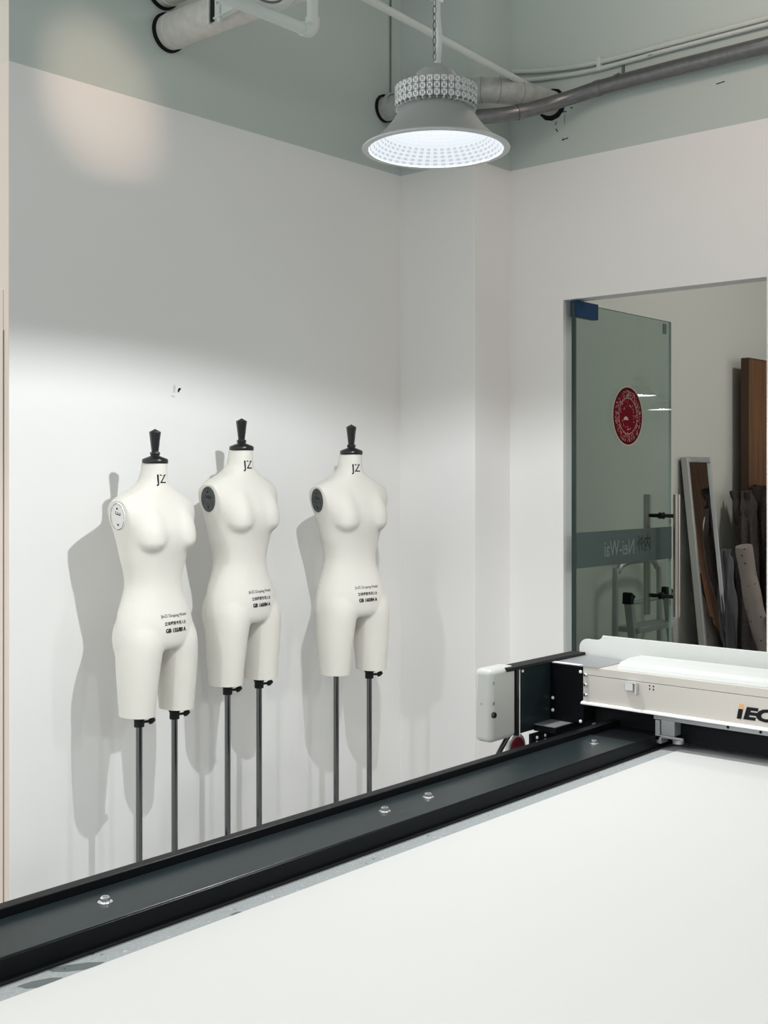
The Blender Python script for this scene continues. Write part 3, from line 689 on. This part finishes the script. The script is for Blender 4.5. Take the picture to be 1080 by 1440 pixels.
# twin conduits on the right wall
ua = UB - .011
b = NB(); tube(b, smooth_path([(ua, 2.955, H + 1.757), (ua, 2.78, H + 1.723), (ua, 2.56, H + 1.700), (ua, 2.3, H + 1.697), (ua, 1.8, H + 1.697), (ua, -3, H + 1.697)], 6), .0105, 12)
t1 = tag(obj('wall_conduit', b, M['conduit'], smooth=50), 'white conduit along the right wall, the upper of a pair', 'conduit')
b = NB(); tube(b, smooth_path([(ua, 2.955, H + 1.716), (ua, 2.78, H + 1.690), (ua, 2.56, H + 1.672), (ua, 2.3, H + 1.672), (ua, 1.8, H + 1.674), (ua, -3, H + 1.674)], 6), .0095, 12)
tag(obj('wall_conduit', b, M['conduit'], smooth=50), 'white conduit along the right wall, just under its twin', 'conduit')
b = NB(); box(b, UB - .025, UB, 2.515, 2.533, H + 1.66, H + 1.715); tag(obj('conduit_clip', b, M['conduit'], bevel=.002), 'small white clip holding the twin conduits to the right wall', 'clip')
b = NB(); tube(b, [(1.6, 2.56, H + 1.617), (UB, 2.785, H + 1.617)], .0135, 16); tag(obj('straight_conduit', b, M['conduit'], smooth=50), 'long straight white conduit crossing diagonally behind the lamp cord', 'conduit')
b = NB(); tube(b, [(3.913, VW - .006, H + 1.66), (3.913, VW - .006, CEIL)], .0035, 8); tag(obj('hanging_wire', b, M['steel'], smooth=50), 'thin dark wire running up the wall corner above the wrapped pipe', 'wire')

# ------------------------------------------------------------------ glass door
VG = 2.658
dr = thing('door_1', (UB + .03, VG, 0), 'open frameless glass door with red emblem and steel pull handles', 'door'); dr['kind'] = 'structure'
b = NB(); box(b, UB + .012, 5.087, VG - .006, VG + .006, .012, H + .727); obj('glass_pane', b, M['glass'], dr)
b = NB(); box(b, UB + .000, UB + .012, VG - .008, VG + .008, .012, H + .727); obj('edge_seal', b, M['gedge'], dr)
b = NB(); box(b, 5.0868, 5.0888, VG - .006, VG + .006, .012, H + .727); box(b, UB + .012, 5.0878, VG - .006, VG + .006, H + .727, H + .729); obj('pane_edge', b, M['pedge'], dr)
b = NB(); box(b, UB + .001, 4.413, VG - .016, VG + .016, H + .668, H + .735); obj('patch_fitting', b, M['blue'], dr, bevel=.002, label='dark blue corner fitting')
b = NB(); box(b, UB + .001, 4.413, VG - .016, VG + .016, .005, .08); obj('patch_fitting', b, M['grey_metal'], dr, bevel=.002)
b = NB(); box(b, 5.005, 5.035, VG - .009, VG - .006, H + .665, H + .712); obj('corner_sticker', b, mat('green_sticker', (.05, .10, .07), .5), dr)
b = NB(); box(b, UB + .012, 5.087, VG - .0085, VG - .0065, H - .388, H - .238); obj('frosted_band', b, M['band'], dr)
def on_glass(bm, x0, z0, width, height):
    xs = [v.co.x for v in bm.verts]; zs = [v.co.z for v in bm.verts]
    kx = width / (max(xs) - min(xs)); kz = height / (max(zs) - min(zs)); zm = min(zs); xm = max(xs)
    for v in bm.verts: v.co = Vector((x0 + (xm - v.co.x) * kx, VG - .0095, z0 + (v.co.z - zm) * kz))
    return bm
obj('band_lettering', on_glass(text_bm('Nei-Wai', .06), 4.475, H - .350, .255, .068), M['pale'], dr)
obj('band_lettering', on_glass(text_bm('内外', .06), 4.755, H - .340, .125, .072), M['matt'], dr, label='dark characters reversed on the glass')
# round red paper-cut sticker: plain ornamental ring and rosette
ex, ez = 4.679, H + .268; R = .128
def disc(bm, r0, r1, y, n=72, wob=None):
    A = [bm.verts.new((ex + r0 * math.cos(2 * PI * k / n), y, ez + r0 * math.sin(2 * PI * k / n))) for k in range(n)] if r0 else None
    B = [bm.verts.new((ex + (r1 + (wob(k) if wob else 0)) * math.cos(2 * PI * k / n), y, ez + (r1 + (wob(k) if wob else 0)) * math.sin(2 * PI * k / n))) for k in range(n)]
    if not r0: bm.faces.new(B)
    else:
        for k in range(n): bm.faces.new((A[k], A[(k + 1) % n], B[(k + 1) % n], B[k]))
b = NB(); disc(b, 0, R, VG - .0072); em = obj('emblem', b, M['crimson'], dr, label='round red paper-cut sticker on the glass')
b = NB(); disc(b, R, R + .005, VG - .0074); disc(b, .0785, .081, VG - .0078)
rnd = random.Random(3)
for i in range(260):
    a = rnd.uniform(0, 2 * PI); r = rnd.uniform(.082, .115); w, l = rnd.uniform(.0018, .004), rnd.uniform(.005, .014); th = a + rnd.uniform(-.9, .9)
    c0 = Vector((ex + r * math.cos(a), ez + r * math.sin(a))); d = Vector((math.cos(th), math.sin(th))); n_ = Vector((-d.y, d.x))
    b.faces.new([b.verts.new((p.x, VG - .0078 - i * 1e-6, p.y)) for p in (c0 - d * l / 2, c0 + n_ * w / 2, c0 + d * l / 2, c0 - n_ * w / 2)])
for i in range(34):
    a = rnd.uniform(0, 2 * PI); r = rnd.uniform(.045, .074); w, l = rnd.uniform(.002, .005), rnd.uniform(.006, .018); th = a + rnd.uniform(.6, 2.2)
    c0 = Vector((ex + r * math.cos(a), ez + r * math.sin(a))); d = Vector((math.cos(th), math.sin(th))); n_ = Vector((-d.y, d.x))
    b.faces.new([b.verts.new((p.x, VG - .0079 - i * 1e-6, p.y)) for p in (c0 - d * l / 2, c0 + n_ * w / 2, c0 + d * l / 2, c0 - n_ * w / 2)])
b.faces.new([b.verts.new((ex + p[0], VG - .0080, ez + p[1])) for p in ((-.04, -.018), (.004, -.018), (-.004, -.006), (-.02, -.002), (-.034, -.008))])
obj('cut_pattern', b, M['cream'], em)
b = NB(); disc(b, .117, .126, VG - .0076); obj('dark_ring', b, M['darkred'], em)
# pull handles, one each side
for sg in (-1, 1):
    y = VG + sg * .077
    b = NB(); tube(b, [(5.005, y, H - .652), (5.005, y, H - .085)], .0165, 24); h = obj('pull_handle', b, M['handle'], dr, smooth=40)
    for z in (-.185, -.56):
        b = NB(); tube(b, [(5.005, y - sg * .012, H + z), (5.005, VG + sg * .007, H + z)], .009, 14); lathe(b, [(0, 0), (.016, 0), (.016, .006), (0, .006)], cx=5.005, cy=VG + sg * .009 - .003, cz=H + z, seg=20, axis='y'); obj('standoff', b, M['matt'], h, smooth=40)

# ------------------------------------------------------------------ things in the room beyond
t = thing('step_ladder', (5.4, 2.95, 0), 'folded aluminium step ladder standing behind the glass door', 'ladder')
dz = [(5.265, 3.06, .0), (5.275, 3.06, .86), (5.30, 3.06, .935), (5.36, 3.06, .972), (5.50, 3.06, .98), (5.65, 3.06, .972), (5.71, 3.06, .935), (5.735, 3.06, .86), (5.745, 3.06, .0)]
b = NB(); tube(b, smooth_path(dz, 5), .016, 14); obj('rear_hoop', b, M['ladder'], t, smooth=50)
for (xa, xb) in ((5.085, 5.26), (5.475, 5.655)):
    b = NB(); prism(b, [(xa - .012, .83), (xa + .022, .83), (xb + .03, .0), (xb - .012, .0)], 'y', 2.86, 2.90); obj('front_rail', b, M['ladder'], t, bevel=.003)
    b = NB(); prism(b, [(xa - .024, .80), (xa - .02, .855), (xa - .008, .858), (xa + .03, .835), (xa + .016, .826), (xa + .006, .80)], 'y', 2.852, 2.90); obj('hinge_cap', b, M['matt'], t, bevel=.004)
for i, z in enumerate((.655, .40, .15)):
    k = (.83 - z) / .83 * .178
    b = NB(); box(b, 5.09 + k, 5.475 + k, 2.84, 2.96, z, z + .028); obj('step', b, M['ladder'], t, bevel=.003)
b = NB(); tube(b, [(5.10, 2.88, .80), (5.46, 2.88, .81)], .010, 10); obj('brace', b, M['ladder'], t, smooth=50)

# leaning mirror
t = thing('floor_mirror', (6.27, 3.0, 0), 'tall narrow silver-framed mirror leaning against the far wall', 'mirror')
ORIGIN[t.name] = None; t.location = (6.274, 2.955, 0); t.rotation_euler = (-math.radians(6.0), 0, 0)
hh = 1.535
b = NB(); box(b, -.15, -.125, -.02, .02, 0, hh); box(b, .138, .15, -.02, .02, 0, hh); box(b, -.125, .138, -.02, .02, hh - .03, hh); box(b, -.125, .138, -.02, .02, 0, .04); obj('frame', b, M['frame'], t, bevel=.003)
b = NB(); box(b, -.127, .14, -.008, .004, .035, hh - .028); obj('mirror_glass', b, M['mirror'], t)
b = NB(); box(b, -.147, .147, .02, .023, .002, hh - .002); obj('back_board', b, M['matt'], t)

b = NB(); box(b, 6.815, 7.75, 3.04, 3.085, 0, H + .712); dl = thing('wooden_door_leaf', (6.815, 3.06, 0), 'brown wooden door leaf standing against the far wall', 'door leaf')
obj('panel', b, M['wood'], dl, bevel=.002)
b = NB(); box(b, 6.811, 6.8165, 3.038, 3.087, 0, H + .713); box(b, 6.8165, 7.75, 3.038, 3.087, H + .712, H + .716); obj('edge_band', b, M['wood_dark'], dl)

def cloth(name, label, m, pts, widths, depth, seed, parent=None, seg=28, amp=.03, fold=7):
    """hanging cloth: a closed folded tube of oval section along pts"""
    bm = NB(); rings = []
    P = smooth_path(pts, 8); n = len(P)
    for i, p in enumerate(P):
        f = i / (n - 1); j = f * (len(widths) - 1); a = int(min(j, len(widths) - 2)); w = widths[a] + (widths[a + 1] - widths[a]) * (j - a)
        r = []
        for k in range(seg):
            t = 2 * PI * k / seg
            q = 1 + amp / w * (.6 * math.sin(fold * t + seed + 2.5 * f) + noise.noise((math.cos(t) * 1.6 + seed, math.sin(t) * 1.6, f * 5)) * 1.1)
            r.append(bm.verts.new(p + Vector((w * q * math.cos(t), depth * q * math.sin(t), .02 * noise.noise((t, f * 6, seed))))))
        rings.append(r)
    for a, c in zip(rings, rings[1:]):
        for k in range(seg): bm.faces.new((a[k], a[(k + 1) % seg], c[(k + 1) % seg], c[k]))
    bm.faces.new(rings[0][::-1]); bm.faces.new(rings[-1])
    return obj(name, bm, m, parent, smooth=80)
t = thing('hanging_coat', (6.9, 2.93, 0), 'dark brown coat hanging over the wooden door leaf', 'coat')
cloth('coat_body', '', M['coat_brown'], [(6.86, 2.96, H - .06), (6.90, 2.94, H - .25), (6.94, 2.92, H - .6), (6.97, 2.92, .05)], [.06, .17, .20, .22], .085, 1.3, t)
cloth('sleeve', '', M['coat_brown'], [(6.80, 2.90, H - .16), (6.77, 2.86, H - .38), (6.80, 2.84, H - .62), (6.86, 2.84, H - .74)], [.05, .06, .05, .045], .05, 4.0, t, seg=20, amp=.012)
cloth('collar', '', M['coat_brown'], [(6.86, 2.88, H - .02), (6.93, 2.84, H - .06), (6.98, 2.82, H - .14)], [.05, .06, .04], .05, 6.0, t, seg=18, amp=.02)
b = NB(); tube(b, smooth_path([(6.905, 2.815, H - .17), (6.86, 2.80, H - .22), (6.82, 2.80, H - .30), (6.81, 2.81, H - .345)], 6), .013, 10); obj('strap', b, M['sheet'], t, smooth=50, label='pale curved strap')
cloth('taupe_coat', '', M['coat_grey'], [(6.70, 3.03, H - .09), (6.70, 3.01, H - .2), (6.70, 2.99, H - .45), (6.72, 2.98, .03)], [.035, .075, .095, .11], .05, 2.2, None)
tag(bpy.data.objects['taupe_coat'], 'taupe grey coat hanging at the edge of the wooden door leaf', 'coat')
cloth('hanging_cloth', '', M['lilac'], [(6.50, 3.06, H - .43), (6.49, 3.03, H - .6), (6.47, 3.01, H - .85), (6.46, 3.0, .02)], [.025, .05, .075, .09], .035, 5.1, None, amp=.02)
tag(bpy.data.objects['hanging_cloth'], 'grey lilac cloth draped behind the dotted fabric roll', 'cloth')
t = thing('fabric_roll', (6.6, 2.83, 0), 'beige dotted fabric roll leaning in the corner by the coats', 'fabric roll')
P = [(6.345, 2.86, H - .395), (6.40, 2.85, H - .60), (6.475, 2.84, H - .80), (6.57, 2.82, H - 1.0), (6.66, 2.80, .05)]
bm = NB(); tube(bm, smooth_path(P, 8), .04, 28, rf=lambda f: .046 + .012 * f + .002 * math.sin(f * 23))
for v in bm.verts: v.co += Vector((1, 1, 0)) * .007 * noise.noise(v.co * 14)
obj('roll', bm, M['dots'], t, smooth=60)
cloth('loose_end', '', M['dots'], [(6.50, 2.80, H - .80), (6.58, 2.78, H - .90), (6.66, 2.77, H - 1.02), (6.70, 2.77, H - 1.15)], [.05, .10, .12, .10], .06, 8.0, t, amp=.03, fold=5)
# furniture that only the mirror shows
t = thing('wooden_screen', (8.6, 1.5, 0), 'brown wooden panel seen as the brown band in the leaning mirror', 'panel')
b = NB(); box(b, 8.36, 9.6, 1.95, 1.99, 0, H + 1.1); obj('panel', b, M['wood'], t, bevel=.002)
t = thing('work_bench', (10, .2, 0), 'dark work bench seen low in the leaning mirror', 'bench')
b = NB(); box(b, 8.1, 11.3, .5, 1.3, .93, .97); obj('bench_top', b, M['white'], t, bevel=.003)
b = NB(); box(b, 8.15, 11.25, .55, 1.25, 0, .93); obj('cabinet', b, M['matt'], t)
b = NB(); box(b, 8.6, 10.6, .6, 1.2, .97, 1.24); tag(obj('white_carton', b, M['white'], bevel=.003), 'white carton on the work bench, seen in the leaning mirror', 'box')

# ------------------------------------------------------------------ lights
def point(name, loc, w, r, colr=(1, 1, 1)):
    l = bpy.data.lights.new(name, 'POINT'); l.energy = w; l.shadow_soft_size = r; l.color = colr
    o = bpy.data.objects.new(name, l); o.location = loc; col.objects.link(o); return o
def area(name, loc, w, size, colr=(1, 1, 1), rot=(0, 0, 0), spread=180):
    l = bpy.data.lights.new(name, 'AREA'); l.shape = 'DISK'; l.size = size; l.energy = w; l.color = colr; l.spread = math.radians(spread)
    o = bpy.data.objects.new(name, l); o.location = loc; o.rotation_euler = rot; col.objects.link(o); return o
point('lamp_light', (LX, LY, LZ + .0445), 84, .013, (.97, .985, 1.))
point('hall_lamp_light', (10.355, -.43, LZ + .036), 14, .03, (1, .98, .94))
point('hall_lamp_light', (12.7, -1.43, LZ + .036), 14, .03, (1, .98, .94))
def spot(name, loc, target, w, size, blend, r, colr=(1, 1, 1)):
    l = bpy.data.lights.new(name, 'SPOT'); l.energy = w; l.spot_size = math.radians(size); l.spot_blend = blend; l.shadow_soft_size = r; l.color = colr
    o = bpy.data.objects.new(name, l); col.objects.link(o); o.location = loc
    o.rotation_euler = (Vector(target) - Vector(loc)).to_track_quat('-Z', 'Y').to_euler(); return o
# unseen spots as further high bay lamps, some added as fill; cones imitate shades
for (x, y, w_) in ((-.75, 1.75, 85), (-2.6, -1.2, 80), (1.3, -1.7, 62), (3.2, -1.2, 60)):
    spot('bay_fill_light', (x, y, LZ + .04), (x, y, 0), w_, 157, .12, .08, (1, .99, .97))
spot('warm_light', (2.9, .2, H + 2.3), (4.237, 1.35, H + 1.05), 50, 75, 1, .1, (1, .60, .43))
point('warm_light', (3.466, 1.881, H + 1.95), 5, .10, (1, .86, .74))
spot('wall_spot', (1.9, 1.9, H + 2.2), (2.40, VW, H + 1.31), 60, 19, 1, .03, (1, .72, .55))
spot('side_light', (-1.5, 3.15, H + .5), (2.05, 3.75, H), 10, 26, .6, .1, (1, .66, .48))
area('back_room_light', (6.2, .8, CEIL - .1), 44, .6, (1, .97, .90))

w = bpy.data.worlds.new('World'); scene.world = w; w.use_nodes = True
w.node_tree.nodes['Background'].inputs[0].default_value = (.83, .865, .86, 1)
w.node_tree.nodes['Background'].inputs[1].default_value = 1.75

# ------------------------------------------------------------------ camera
cam = bpy.data.cameras.new('Camera'); co = bpy.data.objects.new('Camera', cam); col.objects.link(co)
cam.sensor_fit = 'HORIZONTAL'; cam.sensor_width = 36; cam.lens = 1660 / 1080 * 36
cam.shift_y = -50.5 / 1080; cam.clip_start = .02
co.location = (0, 0, H); co.rotation_euler = (PI / 2, 0, .7192 - PI / 2)
co.rotation_euler.z = -(PI / 2 - (PI / 2 - .7192)) if False else -(PI / 2 - .7192)
scene.camera = co
vs = scene.view_settings
vs.view_transform = 'Standard'; vs.look = 'None'; vs.gamma = 1; vs.use_curve_mapping = False; vs.exposure = 0.0
